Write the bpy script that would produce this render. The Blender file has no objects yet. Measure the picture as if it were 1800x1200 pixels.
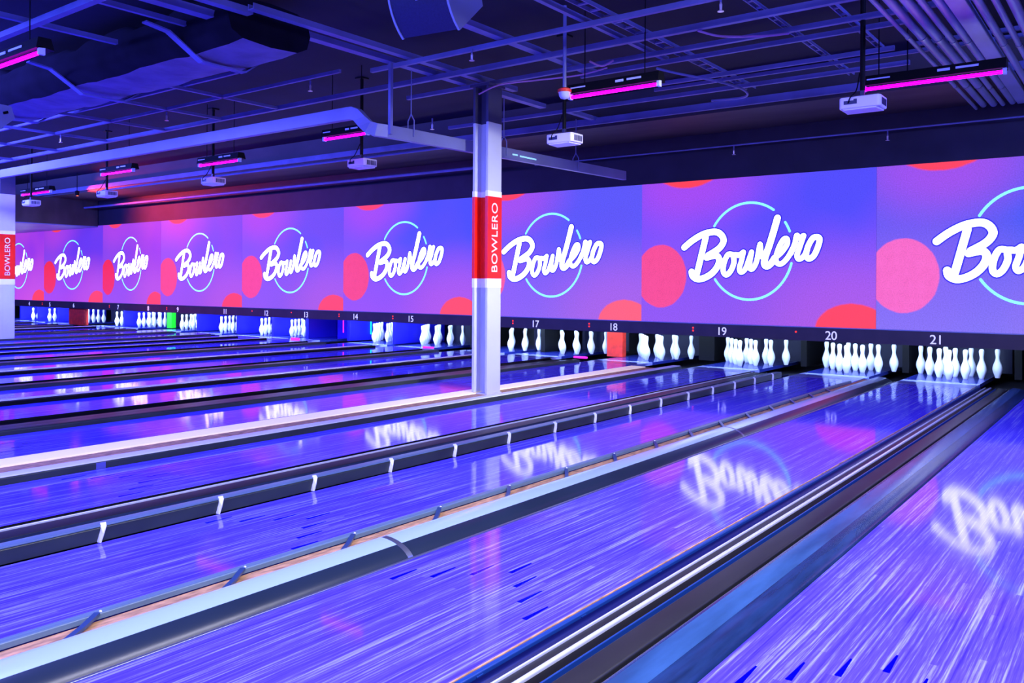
import bpy, bmesh, math, random
from mathutils import Vector
random.seed(7)
PI = math.pi
scene = bpy.context.scene
COL = scene.collection

# ------------------------------------------------------------------ camera
H = 1.35
cam_data = bpy.data.cameras.new('camera')
cam = bpy.data.objects.new('camera', cam_data)
COL.objects.link(cam)
cam_data.sensor_width = 36.0
cam_data.lens = 1481.9 / 1800 * 36.0
cam_data.shift_y = -99.1 / 1800
cam_data.clip_start = 0.05
cam_data.clip_end = 200
from mathutils import Matrix
cam.matrix_world = (Matrix.Translation((0, 0, H)) @ Matrix.Rotation(0.64762, 4, 'Z')
                    @ Matrix.Rotation(PI / 2, 4, 'X') @ Matrix.Rotation(0.005918, 4, 'Z'))
scene.camera = cam

# ------------------------------------------------------------------ world, exposure
world = bpy.data.worlds.new('world')
scene.world = world
world.use_nodes = True
bg = world.node_tree.nodes['Background']
bg.inputs[0].default_value = (0.02, 0.02, 0.10, 1)
bg.inputs[1].default_value = 0.3
scene.view_settings.view_transform = 'Standard'
scene.view_settings.look = 'None'
scene.view_settings.gamma = 1.0
scene.view_settings.exposure = 0.0
scene.view_settings.use_curve_mapping = False

# ------------------------------------------------------------------ added fill lights for large areas
def area(name, loc, size, energy, col, target=None, rot=None):
    d = bpy.data.lights.new(name, 'AREA')
    d.shape = 'RECTANGLE'
    d.size, d.size_y = size
    d.energy = energy
    d.color = col
    o = bpy.data.objects.new(name, d)
    COL.objects.link(o)
    o.location = loc
    if target is not None:
        o.rotation_euler = (Vector(target) - Vector(loc)).to_track_quat('-Z', 'Y').to_euler()
    elif rot:
        o.rotation_euler = rot
    return o

# unseen fill lights added over approach and lanes, behind, above and beside the camera's view
area('approach_fill', (-1.5, -1.2, 4.1), (6, 1.2), 620, (0.26, 0.26, 1.0), target=(-3.5, 5.5, 0.0))
area('lane_strip_fill', (-1.1, 2.9, 3.70), (0.22, 4.6), 200, (0.86, 0.84, 1.0), rot=(0, 0, 0))
area('lane_strip_fill', (0.9, 3.4, 3.80), (0.22, 4.6), 230, (0.90, 0.84, 1.0), rot=(0, 0, 0))
area('lane_strip_fill', (-5.2, 0.8, 4.05), (0.22, 3.6), 250, (0.20, 0.20, 1.0), rot=(0, 0, 0))
area('column_fill', (-0.3, 6.4, 3.55), (0.5, 0.5), 44, (0.97, 0.98, 1.0), target=(-6.6, 8.3, 1.3)).data.spread = 0.8
area('column_fill', (-14.2, 3.2, 4.0), (0.5, 0.5), 20, (0.9, 0.95, 1.0), target=(-21.0, 8.4, 1.8)).data.spread = 0.5
area('approach_fill', (-9.5, -1.0, 4.1), (8, 1.2), 1200, (0.06, 0.10, 1.0), target=(-11, 7, 0.0))
area('approach_fill', (-14.5, 2.6, 4.1), (5, 0.8), 1500, (0.09, 0.10, 1.0), target=(-15, 9.5, 0.0))
area('approach_fill', (-21, 4.8, 4.1), (6, 0.8), 1500, (0.08, 0.10, 1.0), target=(-22, 11, 0.0))
area('approach_fill', (-29, 6.0, 4.1), (6, 0.8), 1100, (0.08, 0.10, 1.0), target=(-29, 12, 0.0))
area('lane_end_fill', (3.0, 8.0, 4.05), (3.0, 0.4), 420, (0.10, 0.14, 1.0), target=(-3.0, 11.5, 0.0))
# unseen uplights added to brighten the open ceiling and the duct
area('ceiling_fill', (-4.0, -4.0, 1.9), (9, 0.5), 75, (0.16, 0.14, 1.0), target=(-6, 4, 4.2))
area('ceiling_fill', (-16.0, -4.0, 1.9), (9, 0.5), 34, (0.14, 0.12, 1.0), target=(-16, 5, 4.2))
area('ceiling_fill', (-13.5, 3.0, 0.5), (9, 0.3), 34, (0.24, 0.16, 1.0), target=(-12.5, 5.4, 4.2))
area('ceiling_fill', (-26, 6.5, 0.5), (9, 0.3), 22, (0.24, 0.16, 1.0), target=(-24, 8.4, 4.2))

# ------------------------------------------------------------------ helpers
WORDS = ['zero','one','two','three','four','five','six','seven','eight','nine','ten','eleven','twelve','thirteen','fourteen','fifteen','sixteen','seventeen','eighteen','nineteen','twenty','twenty-one','twenty-two','twenty-three']
def in_words(t):
    import re
    return re.sub(r'\b(\d+)\b', lambda m: WORDS[int(m.group(1))], t)

def tag(o, label=None, cat=None, group=None, kind=None):
    if label: o['label'] = in_words(label)
    if cat: o['category'] = cat
    if group: o['group'] = group
    if kind: o['kind'] = kind
    return o

def empty(name, loc=(0, 0, 0)):
    o = bpy.data.objects.new(name, None)
    o.empty_display_size = 0.1
    o.location = loc
    COL.objects.link(o)
    return o

class MB:
    def __init__(s): s.v = []; s.f = []
    def add(s, vs, fs):
        n = len(s.v); s.v += [tuple(v) for v in vs]; s.f += [tuple(i + n for i in f) for f in fs]; return s
    def box(s, x0, x1, y0, y1, z0, z1):
        return s.add([(x0,y0,z0),(x1,y0,z0),(x1,y1,z0),(x0,y1,z0),(x0,y0,z1),(x1,y0,z1),(x1,y1,z1),(x0,y1,z1)],
                     [(0,3,2,1),(4,5,6,7),(0,1,5,4),(1,2,6,5),(2,3,7,6),(3,0,4,7)])
    def prism_y(s, prof, y0, y1):            # closed profile in (x,z), run along y
        n = len(prof)
        vs = [(x, y0, z) for x, z in prof] + [(x, y1, z) for x, z in prof]
        fs = [(i, (i+1) % n, (i+1) % n + n, i + n) for i in range(n)]
        fs += [tuple(range(n))[::-1], tuple(range(n, 2*n))]
        return s.add(vs, fs)
    def prism_x(s, prof, x0, x1):            # closed profile in (y,z)
        n = len(prof)
        vs = [(x0, y, z) for y, z in prof] + [(x1, y, z) for y, z in prof]
        fs = [(i, (i+1) % n, (i+1) % n + n, i + n) for i in range(n)]
        fs += [tuple(range(n))[::-1], tuple(range(n, 2*n))]
        return s.add(vs, fs)
    def prism_z(s, prof, z0, z1):            # closed profile in (x,y)
        n = len(prof)
        vs = [(x, y, z0) for x, y in prof] + [(x, y, z1) for x, y in prof]
        fs = [(i, (i+1) % n, (i+1) % n + n, i + n) for i in range(n)]
        fs += [tuple(range(n))[::-1], tuple(range(n, 2*n))]
        return s.add(vs, fs)
    def tube(s, pts, r, n=8, cap=True):
        pts = [Vector(p) for p in pts]
        rings = []
        up = None
        for i, p in enumerate(pts):
            if i == 0: d = pts[1] - p
            elif i == len(pts) - 1: d = p - pts[i-1]
            else: d = (pts[i+1] - p).normalized() + (p - pts[i-1]).normalized()
            d.normalize()
            if up is None:
                up = Vector((0, 0, 1)) if abs(d.z) < 0.9 else Vector((1, 0, 0))
            a = d.cross(up).normalized(); b = a.cross(d).normalized(); up = b
            rr = r[i] if isinstance(r, (list, tuple)) else r
            rings.append([p + a * math.cos(2*PI*k/n) * rr + b * math.sin(2*PI*k/n) * rr for k in range(n)])
        vs = [v for q in rings for v in q]; fs = []
        for i in range(len(pts) - 1):
            for k in range(n):
                fs.append((i*n+k, i*n+(k+1) % n, (i+1)*n+(k+1) % n, (i+1)*n+k))
        if cap:
            fs.append(tuple(range(n))[::-1]); m = (len(pts)-1)*n; fs.append(tuple(range(m, m+n)))
        return s.add(vs, fs)
    def sweep_rect(s, pts, hw, hh):          # rectangular bar along a path, hw across, hh up
        rings = []
        pts = [Vector(p) for p in pts]
        for i, p in enumerate(pts):
            if i == 0: d = pts[1] - p
            elif i == len(pts)-1: d = p - pts[i-1]
            else: d = (pts[i+1]-p).normalized() + (p-pts[i-1]).normalized()
            d.normalize()
            a = d.cross(Vector((0,0,1))).normalized(); b = a.cross(d).normalized()
            rings.append([p-a*hw-b*hh, p+a*hw-b*hh, p+a*hw+b*hh, p-a*hw+b*hh])
        vs = [v for q in rings for v in q]; fs = []
        for i in range(len(pts)-1):
            for k in range(4): fs.append((i*4+k, i*4+(k+1) % 4, (i+1)*4+(k+1) % 4, (i+1)*4+k))
        fs.append((3,2,1,0)); m = (len(pts)-1)*4; fs.append((m, m+1, m+2, m+3))
        return s.add(vs, fs)
    def lathe(s, prof, n=16, c=(0,0,0)):     # prof: (r,z)
        vs = []; fs = []
        m = len(prof)
        for r, z in prof:
            for k in range(n):
                vs.append((c[0]+r*math.cos(2*PI*k/n), c[1]+r*math.sin(2*PI*k/n), c[2]+z))
        for i in range(m-1):
            for k in range(n):
                fs.append((i*n+k, i*n+(k+1) % n, (i+1)*n+(k+1) % n, (i+1)*n+k))
        fs.append(tuple(range(n))[::-1]); fs.append(tuple(range((m-1)*n, m*n)))
        return s.add(vs, fs)
    def ribbon(s, pts, w, y, t=0.003, cap=8):      # flat stroke in the xz plane facing -y, round ends
        pts = [Vector((p[0], p[1])) for p in pts]
        L, R = [], []
        for i, p in enumerate(pts):
            if i == 0: d = pts[1]-p
            elif i == len(pts)-1: d = p-pts[i-1]
            else: d = (pts[i+1]-p).normalized() + (p-pts[i-1]).normalized()
            if d.length < 1e-6: d = pts[i]-pts[i-1]
            d.normalize(); nrm = Vector((-d.y, d.x))
            L.append(p+nrm*w/2); R.append(p-nrm*w/2)
        n = len(pts)
        vs = [(a.x, y, a.y) for a in L] + [(a.x, y, a.y) for a in R]
        fs = [(i, i+n, i+1+n, i+1) for i in range(n-1)]
        s.add(vs, fs)
        for p in pts:
            c = [(p.x+math.cos(2*PI*k/12)*w/2, y, p.y+math.sin(2*PI*k/12)*w/2) for k in range(12)]
            s.add(c, [tuple(range(12))])
        return s
    def build(s, name, mat, parent=None, smooth=None, bevel=None, loc=None, origin=None):
        me = bpy.data.meshes.new(name)
        vs = s.v
        if origin is not None:
            vs = [(v[0]-origin[0], v[1]-origin[1], v[2]-origin[2]) for v in vs]
        me.from_pydata([tuple(v) for v in vs], [], s.f)
        bm = bmesh.new(); bm.from_mesh(me)
        bmesh.ops.recalc_face_normals(bm, faces=bm.faces)
        bm.to_mesh(me); bm.free()
        if smooth is not None:
            for p in me.polygons: p.use_smooth = True
            me.set_sharp_from_angle(angle=math.radians(smooth))
        me.materials.append(mat)
        o = bpy.data.objects.new(name, me)
        COL.objects.link(o)
        if parent: o.parent = parent
        if origin is not None: o.location = origin
        if loc is not None: o.location = loc
        if bevel:
            m = o.modifiers.new('bevel', 'BEVEL'); m.width = bevel; m.segments = 2; m.limit_method = 'ANGLE'
        return o

def catmull(pts, k=6):
    out = []
    P = [pts[0]] + list(pts) + [pts[-1]]
    for i in range(1, len(P)-2):
        p0, p1, p2, p3 = P[i-1], P[i], P[i+1], P[i+2]
        for j in range(k):
            t = j / k
            out.append(tuple(0.5*((2*p1[a]) + (-p0[a]+p2[a])*t + (2*p0[a]-5*p1[a]+4*p2[a]-p3[a])*t*t
                                  + (-p0[a]+3*p1[a]-3*p2[a]+p3[a])*t**3) for a in range(len(p1))))
    out.append(tuple(pts[-1]))
    return out

# ------------------------------------------------------------------ materials
def mat(name, col, rough=0.5, metal=0.0, noise=0.0, nscale=20.0, emit=None, es=1.0, bump=0.0, spec=0.5, coat=0.0, stretch=(1,1,1), col2=None):
    m = bpy.data.materials.new(name); m.use_nodes = True
    nt = m.node_tree; b = nt.nodes['Principled BSDF']
    b.inputs['Base Color'].default_value = (*col, 1)
    b.inputs['Roughness'].default_value = rough
    b.inputs['Metallic'].default_value = metal
    b.inputs['Specular IOR Level'].default_value = spec
    b.inputs['Coat Weight'].default_value = coat
    if emit:
        b.inputs['Emission Color'].default_value = (*emit, 1); b.inputs['Emission Strength'].default_value = es
    if noise or bump:
        tc = nt.nodes.new('ShaderNodeTexCoord'); mp = nt.nodes.new('ShaderNodeMapping')
        mp.inputs['Scale'].default_value = stretch
        n = nt.nodes.new('ShaderNodeTexNoise'); n.inputs['Scale'].default_value = nscale; n.inputs['Detail'].default_value = 6
        nt.links.new(tc.outputs['Object'], mp.inputs['Vector']); nt.links.new(mp.outputs[0], n.inputs['Vector'])
        if noise:
            r = nt.nodes.new('ShaderNodeValToRGB')
            c2 = col2 or tuple(min(1, c*(1+noise)) for c in col)
            r.color_ramp.elements[0].position = 0.3; r.color_ramp.elements[1].position = 0.7
            r.color_ramp.elements[0].color = (*[c*(1-noise*0.6) for c in col], 1); r.color_ramp.elements[1].color = (*c2, 1)
            nt.links.new(n.outputs['Fac'], r.inputs[0]); nt.links.new(r.outputs[0], b.inputs['Base Color'])
        if bump:
            bp = nt.nodes.new('ShaderNodeBump'); bp.inputs['Strength'].default_value = bump; bp.inputs['Distance'].default_value = 0.01
            nt.links.new(n.outputs['Fac'], bp.inputs['Height']); nt.links.new(bp.outputs[0], b.inputs['Normal'])
    return m

def lane_material():
    m = bpy.data.materials.new('lane_wood'); m.use_nodes = True
    nt = m.node_tree; b = nt.nodes['Principled BSDF']; ln = nt.links.new
    tc = nt.nodes.new('ShaderNodeTexCoord')
    sep = nt.nodes.new('ShaderNodeSeparateXYZ'); ln(tc.outputs['Object'], sep.inputs[0])
    # board index across the lane, 27 mm boards
    bd = nt.nodes.new('ShaderNodeMath'); bd.operation = 'DIVIDE'; ln(sep.outputs['X'], bd.inputs[0]); bd.inputs[1].default_value = 0.027
    fl = nt.nodes.new('ShaderNodeMath'); fl.operation = 'FLOOR'; ln(bd.outputs[0], fl.inputs[0])
    cb = nt.nodes.new('ShaderNodeCombineXYZ'); ln(fl.outputs[0], cb.inputs[0])
    yy = nt.nodes.new('ShaderNodeMath'); yy.operation = 'MULTIPLY_ADD'; ln(sep.outputs['Y'], yy.inputs[0]); yy.inputs[1].default_value = 0.75
    ym = nt.nodes.new('ShaderNodeMath'); ym.operation = 'MULTIPLY'; ln(fl.outputs[0], ym.inputs[0]); ym.inputs[1].default_value = 0.377
    ln(ym.outputs[0], yy.inputs[2])
    yf = nt.nodes.new('ShaderNodeMath'); yf.operation = 'FLOOR'; ln(yy.outputs[0], yf.inputs[0]); ln(yf.outputs[0], cb.inputs[1])
    wn = nt.nodes.new('ShaderNodeTexWhiteNoise'); wn.noise_dimensions = '2D'; ln(cb.outputs[0], wn.inputs['Vector'])
    mp = nt.nodes.new('ShaderNodeMapping'); mp.inputs['Scale'].default_value = (90, 1.1, 1); ln(tc.outputs['Object'], mp.inputs['Vector'])
    n1 = nt.nodes.new('ShaderNodeTexNoise'); n1.inputs['Scale'].default_value = 1.0; n1.inputs['Detail'].default_value = 5; ln(mp.outputs[0], n1.inputs['Vector'])
    mp2 = nt.nodes.new('ShaderNodeMapping'); mp2.inputs['Scale'].default_value = (300, 9, 1); ln(tc.outputs['Object'], mp2.inputs['Vector'])
    n2 = nt.nodes.new('ShaderNodeTexNoise'); n2.inputs['Scale'].default_value = 1.0; n2.inputs['Detail'].default_value = 3; ln(mp2.outputs[0], n2.inputs['Vector'])
    a = nt.nodes.new('ShaderNodeMath'); a.operation = 'MULTIPLY_ADD'; ln(wn.outputs['Value'], a.inputs[0]); a.inputs[1].default_value = 0.16
    a2 = nt.nodes.new('ShaderNodeMath'); a2.operation = 'MULTIPLY_ADD'; ln(n1.outputs['Fac'], a2.inputs[0]); a2.inputs[1].default_value = 0.95
    a3 = nt.nodes.new('ShaderNodeMath'); a3.operation = 'MULTIPLY'; ln(n2.outputs['Fac'], a3.inputs[0]); a3.inputs[1].default_value = 0.35
    ln(a3.outputs[0], a2.inputs[2]); ln(a2.outputs[0], a.inputs[2])
    r = nt.nodes.new('ShaderNodeValToRGB'); ln(a.outputs[0], r.inputs[0])
    e = r.color_ramp.elements
    e[0].position = 0.45; e[0].color = (0.045, 0.022, 0.88, 1)
    e[1].position = 1.12; e[1].color = (0.38, 0.40, 1.0, 1)
    e2 = e.new(0.76); e2.color = (0.115, 0.078, 0.98, 1)
    ln(r.outputs[0], b.inputs['Base Color'])
    b.inputs['Roughness'].default_value = 0.07
    b.inputs['IOR'].default_value = 1.5
    return m

M = {}
M['lane'] = lane_material()
M['arrow'] = mat('arrow_inlay', (0.0, 0.0, 0.55), 0.12)
M['deck'] = mat('pin_deck_lit', (0.35, 0.38, 0.85), 0.08, noise=0.2, nscale=2, stretch=(30, 1, 1))  # spill of the pin lamps put into the colour of the lane end
M['deck_dark'] = mat('pin_deck_dark', (0.02, 0.03, 0.25), 0.10)
M['navy_panel'] = mat('partition_blue_glow', (0.006, 0.004, 0.40), 0.35)  # blue glow of the pits put into the partition colour
M['rim'] = mat('gutter_rolled_rim', (0.016, 0.028, 0.05), 0.28, noise=0.25, nscale=2, stretch=(1, 0.5, 1))
M['rim_sheen'] = mat('gutter_rim_sheen', (0.030, 0.09, 0.22), 0.22, noise=0.4, nscale=3, stretch=(4, 0.6, 4))  # sheen on the upper rim put into its colour
M['rim_top'] = mat('gutter_rim_highlight', (0.62, 0.88, 1.0), 0.22, metal=0.35)  # bright highlight along the rim put into its colour
M['rim_blue'] = mat('gutter_rim_scuffed', (0.010, 0.030, 0.10), 0.24, noise=0.6, nscale=3, stretch=(8, 0.8, 8), bump=0.06)
M['gutter'] = mat('gutter_plastic', (0.018, 0.030, 0.075), 0.20, noise=0.5, nscale=3, stretch=(6, 0.7, 6), bump=0.03, spec=0.8)
M['gutter_blue'] = mat('gutter_blue_plastic', (0.018, 0.045, 0.16), 0.17, noise=0.5, nscale=4, stretch=(5, 0.8, 5), bump=0.05, spec=0.9)
M['navy'] = mat('navy_plastic', (0.004, 0.008, 0.10), 0.35)
M['rail'] = mat('bumper_grey', (0.026, 0.036, 0.028), 0.35, noise=0.35, nscale=6, stretch=(1, 0.5, 1))
M['rail_top'] = mat('bumper_top_blue_grey', (0.12, 0.20, 0.26), 0.30, noise=0.25, nscale=5, stretch=(30, 0.4, 1))
M['rail_blue'] = mat('blue_rail', (0.010, 0.055, 0.26), 0.3)
M['cap'] = mat('divider_cap_dark', (0.016, 0.017, 0.018), 0.42, noise=0.4, nscale=3, stretch=(4, 0.5, 1))
M['black'] = mat('black_trim', (0.003, 0.003, 0.004), 0.6, spec=0.15)
M['chrome'] = mat('chrome', (0.85, 0.92, 1.0), 0.22, metal=0.35)
M['steel'] = mat('brushed_steel', (0.30, 0.33, 0.42), 0.32, metal=0.8)
M['white_cap'] = mat('white_rail_cap', (0.85, 0.9, 1.0), 0.3)
M['cream'] = mat('cream_board_glow', (1.0, 0.86, 0.66), 0.45, emit=(1.0, 0.80, 0.52), es=0.42, noise=0.25, nscale=9, stretch=(3, 1.2, 1))  # board is no lamp; emission adds the warm light on it
M['brown'] = mat('brown_wood_strip', (0.48, 0.26, 0.12), 0.6, noise=0.7, nscale=14, stretch=(3, 0.8, 1), bump=0.4)
M['post'] = mat('bracket_metal', (0.92, 0.97, 1.0), 0.25)
M['bracket'] = mat('bracket_blue_metal', (0.06, 0.13, 0.30), 0.3, metal=0.5)
M['concrete'] = mat('dark_floor', (0.02, 0.02, 0.03), 0.6, noise=0.3)
M['wall'] = mat('dark_wall_paint', (0.022, 0.020, 0.030), 0.7, noise=0.35, nscale=2)
M['soffit'] = mat('brown_black_soffit', (0.052, 0.040, 0.036), 0.55, noise=0.4, nscale=1.5, stretch=(0.5, 2, 1))
M['ceil'] = mat('ceiling_deck_paint', (0.006, 0.006, 0.018), 0.85, noise=0.5, nscale=1.2)
M['beam'] = mat('ceiling_member_paint', (0.17, 0.18, 0.36), 0.5, noise=0.3, nscale=2)
M['duct_under'] = mat('duct_wrap_uplit', (0.20, 0.17, 0.26), 0.6, noise=0.4, nscale=3)  # light from below put into the colour of the underside
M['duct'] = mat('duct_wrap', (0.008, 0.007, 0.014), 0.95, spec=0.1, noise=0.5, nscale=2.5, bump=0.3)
M['tray'] = mat('duct_paint_blue', (0.20, 0.21, 0.38), 0.4, noise=0.15, nscale=2)
M['pipe'] = mat('pipe_paint', (0.22, 0.27, 0.42), 0.35, noise=0.3, nscale=4, stretch=(1, 0.3, 1))
M['grey'] = mat('column_grey_paint', (0.55, 0.57, 0.66), 0.5, noise=0.05, nscale=2)
M['red'] = mat('red_wrap', (0.95, 0.012, 0.004), 0.4)
M['white'] = mat('white_paint', (0.9, 0.9, 0.95), 0.4)
M['colnavy'] = mat('column_dark_paint', (0.05, 0.045, 0.10), 0.6)
M['pin'] = mat('pin_white', (0.93, 0.96, 1.0), 0.22)
M['curtain'] = mat('pit_curtain', (0.002, 0.002, 0.03), 0.6)
M['blue_panel'] = mat('pit_blue_glow', (0.01, 0.005, 0.85), 0.5, emit=(0.02, 0.01, 1.0), es=0.45)  # emission stands in for blue light bounced around the pits
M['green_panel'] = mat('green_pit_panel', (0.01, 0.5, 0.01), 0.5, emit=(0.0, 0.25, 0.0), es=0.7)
M['magenta'] = mat('magenta_light', (0.5, 0.0, 0.5), 0.5, emit=(1.0, 0.03, 0.85), es=1.1)
M['cyan_l'] = mat('cyan_light', (0.0, 0.5, 0.5), 0.5, emit=(0.0, 0.9, 1.0), es=1.2)
M['red_panel'] = mat('red_pit_panel', (0.75, 0.03, 0.01), 0.5, noise=0.3, nscale=8)
M['led'] = mat('red_led', (0.5, 0.0, 0.0), 0.4, emit=(1.0, 0.03, 0.01), es=1.6)
M['fascia'] = mat('fascia_laminate', (0.040, 0.026, 0.024), 0.4, noise=0.3, nscale=3)
M['number'] = mat('number_white', (0.85, 0.85, 0.95), 0.4, emit=(0.75, 0.75, 1.0), es=0.75)
M['proj'] = mat('projector_white', (0.88, 0.84, 0.92), 0.4)
M['proj_dark'] = mat('projector_dark', (0.03, 0.03, 0.10), 0.3)
M['uv'] = mat('uv_tube', (0.3, 0.0, 0.5), 0.3, emit=(0.80, 0.0, 1.0), es=7.0)
M['label'] = mat('pale_sticker', (0.6, 0.65, 0.9), 0.5)
M['cyan_sticker'] = mat('pale_cyan_sticker', (0.55, 0.95, 1.0), 0.5, emit=(0.3, 0.9, 1.0), es=0.6)
M['ring'] = mat('ring_cyan', (0.2, 0.8, 1.0), 0.5, emit=(0.22, 0.86, 1.0), es=1.25)
M['letters'] = mat('lettering_white', (1, 1, 1), 0.5, emit=(1.0, 1.0, 1.0), es=2.4)
M['shade'] = mat('lettering_outline', (0.02, 0.02, 0.3), 0.5, emit=(0.03, 0.02, 0.42), es=1.0)
M['orange_wire'] = mat('conduit_pink', (0.45, 0.18, 0.40), 0.4)
M['speaker'] = mat('speaker_grey', (0.30, 0.36, 0.46), 0.5)
M['grille'] = mat('speaker_grille', (0.012, 0.012, 0.06), 0.55, noise=0.3, nscale=90)
M['brass'] = mat('sprinkler_metal', (0.85, 0.75, 0.72), 0.3, metal=0.5)
M['glass'] = mat('dome_glass', (0.55, 0.6, 0.9), 0.1, spec=1.0)

def screen_material(name, ul, mid, low, pink, orange, seed):
    """projected picture: soft gradient, pink disc at the left edge, orange discs at the lower right and top."""
    m = bpy.data.materials.new(name); m.use_nodes = True
    nt = m.node_tree; ln = nt.links.new
    b = nt.nodes['Principled BSDF']; b.inputs['Base Color'].default_value = (0.03, 0.03, 0.05, 1); b.inputs['Roughness'].default_value = 0.7
    tc = nt.nodes.new('ShaderNodeTexCoord')
    W = 3.84
    def vec(v):
        n = nt.nodes.new('ShaderNodeCombineXYZ'); n.inputs[0].default_value, n.inputs[1].default_value, n.inputs[2].default_value = v; return n
    nz = nt.nodes.new('ShaderNodeTexNoise'); nz.inputs['Scale'].default_value = 9; nz.inputs['Detail'].default_value = 5; ln(tc.outputs['Object'], nz.inputs['Vector'])
    def disc(cx, cz, rx, rz, soft):
        mp = nt.nodes.new('ShaderNodeMapping'); mp.vector_type = 'POINT'
        mp.inputs['Location'].default_value = (-cx/rx, 0, -cz/rz); mp.inputs['Scale'].default_value = (1/rx, 0, 1/rz)
        ln(tc.outputs['Object'], mp.inputs['Vector'])
        L = nt.nodes.new('ShaderNodeVectorMath'); L.operation = 'LENGTH'; ln(mp.outputs[0], L.inputs[0])
        wob = nt.nodes.new('ShaderNodeMath'); wob.operation = 'MULTIPLY_ADD'; ln(nz.outputs['Fac'], wob.inputs[0]); wob.inputs[1].default_value = 0.06; ln(L.outputs['Value'], wob.inputs[2])
        r = nt.nodes.new('ShaderNodeMapRange'); r.inputs['From Min'].default_value = 1.03 - soft/2; r.inputs['From Max'].default_value = 1.03 + soft/2
        r.inputs['To Min'].default_value = 1; r.inputs['To Max'].default_value = 0; r.interpolation_type = 'SMOOTHSTEP'
        ln(wob.outputs[0], r.inputs['Value']); return r.outputs[0]
    def mix(fac, a, bb, clampf=1.0):
        mx = nt.nodes.new('ShaderNodeMix'); mx.data_type = 'RGBA'
        if clampf != 1.0:
            q = nt.nodes.new('ShaderNodeMath'); q.operation = 'MULTIPLY'; ln(fac, q.inputs[0]); q.inputs[1].default_value = clampf; fac = q.outputs[0]
        ln(fac, mx.inputs['Factor'])
        if isinstance(a, tuple): mx.inputs['A'].default_value = (*a, 1)
        else: ln(a, mx.inputs['A'])
        if isinstance(bb, tuple): mx.inputs['B'].default_value = (*bb, 1)
        else: ln(bb, mx.inputs['B'])
        return mx.outputs['Result']
    sp = nt.nodes.new('ShaderNodeSeparateXYZ'); ln(tc.outputs['Object'], sp.inputs[0])
    vz = nt.nodes.new('ShaderNodeMapRange'); vz.inputs['From Min'].default_value = 0.0; vz.inputs['From Max'].default_value = 1.5; ln(sp.outputs['Z'], vz.inputs['Value'])
    big = nt.nodes.new('ShaderNodeTexNoise'); big.inputs['Scale'].default_value = 0.7; big.inputs['Detail'].default_value = 1
    mpb = nt.nodes.new('ShaderNodeMapping'); mpb.inputs['Location'].default_value = (seed*7.3, seed*2.1, 0); ln(tc.outputs['Object'], mpb.inputs['Vector']); ln(mpb.outputs[0], big.inputs['Vector'])
    br = nt.nodes.new('ShaderNodeMapRange'); br.inputs['From Min'].default_value = 0.35; br.inputs['From Max'].default_value = 0.65; ln(big.outputs['Fac'], br.inputs['Value'])
    up = mix(br.outputs[0], ul, mid)
    base = mix(vz.outputs[0], low, up)
    # pink haze near the discs
    base = mix(disc(0.35, 0.55, 1.5, 1.3, 1.3), base, (0.45, 0.10, 0.85), 0.30)
    base = mix(disc(3.5, 0.1, 1.4, 1.0, 1.3), base, (0.75, 0.12, 0.60), 0.35)
    base = mix(disc(0.85, 2.35, 1.1, 0.6, 1.4), base, (0.60, 0.06, 0.75), 0.5)
    pk = mix(nz.outputs['Fac'], tuple(c*0.85 for c in pink), tuple(min(1, c*1.15) for c in pink))
    c = mix(disc(0.37, 0.775, 0.475, 0.535, 0.05), base, pk)
    c = mix(disc(3.52, -0.06, 0.55, 0.42, 0.08), c, orange)
    c = mix(disc(0.86, 2.62, 0.62, 0.37, 0.10), c, (1.0, 0.055, 0.05))
    # fine projector grain
    wn = nt.nodes.new('ShaderNodeTexNoise'); wn.inputs['Scale'].default_value = 60; wn.inputs['Detail'].default_value = 2; ln(tc.outputs['Object'], wn.inputs['Vector'])
    gr = nt.nodes.new('ShaderNodeMapRange'); gr.inputs['From Min'].default_value = 0.3; gr.inputs['From Max'].default_value = 0.7
    gr.inputs['To Min'].default_value = 0.88; gr.inputs['To Max'].default_value = 1.12; ln(wn.outputs['Fac'], gr.inputs['Value'])
    ln(c, b.inputs['Emission Color']); ln(gr.outputs[0], b.inputs['Emission Strength'])
    return m

# ------------------------------------------------------------------ setting
YW = 13.03            # plane of the screens and the masking units
def struct(name, mb, m, **k):
    o = mb.build(name, m, **k); o['kind'] = 'structure'; return o
XL, XR, YF, YB, ZC = -37.5, 6.0, -7.0, 16.6, 4.35
struct('floor', MB().box(XL, XR, YF, YB, -0.30, -0.16), M['concrete'])
struct('ceiling', MB().box(XL, XR, YF, YB, ZC, ZC+0.15), M['ceil'])
struct('wall_left', MB().box(XL-0.15, XL, YF, YB, -0.3, ZC), M['wall'])
struct('wall_right', MB().box(XR, XR+0.15, YF, YB, -0.3, ZC), M['wall'])
struct('wall_front', MB().box(XL, XR, YF-0.15, YF, -0.3, ZC), M['wall'])
struct('wall_back', MB().box(XL, XR, YB, YB+0.15, -0.3, ZC), M['wall'])
struct('trim_1', MB().box(XL, XR, YW+0.002, YW+0.20, 3.105, ZC), M['wall'])           # wall band above the screens
struct('trim_2', MB().box(XL, XR, 11.5, YW, 3.86, ZC), M['soffit'])                   # dropped soffit
struct('trim_3', MB().box(XL, -25.85, 8.9, YW-0.02, 3.08, 3.86), M['soffit'])         # bulkhead at far left
struct('trim_4', MB().box(XL, -25.85, 8.86, YW-0.02, 3.05, 3.08), M['tray'])
struct('trim_5', MB().box(XL, XR, YW+0.03, YW+0.20, 0.74, 3.105), M['wall'])          # backing behind the screens
struct('trim_6', MB().box(XL, XR, YF, -1.42, -0.16, -0.005), mat('approach_wood', (0.25, 0.16, 0.10), 0.15, noise=0.3, nscale=4, stretch=(20, 1, 1)))

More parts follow.
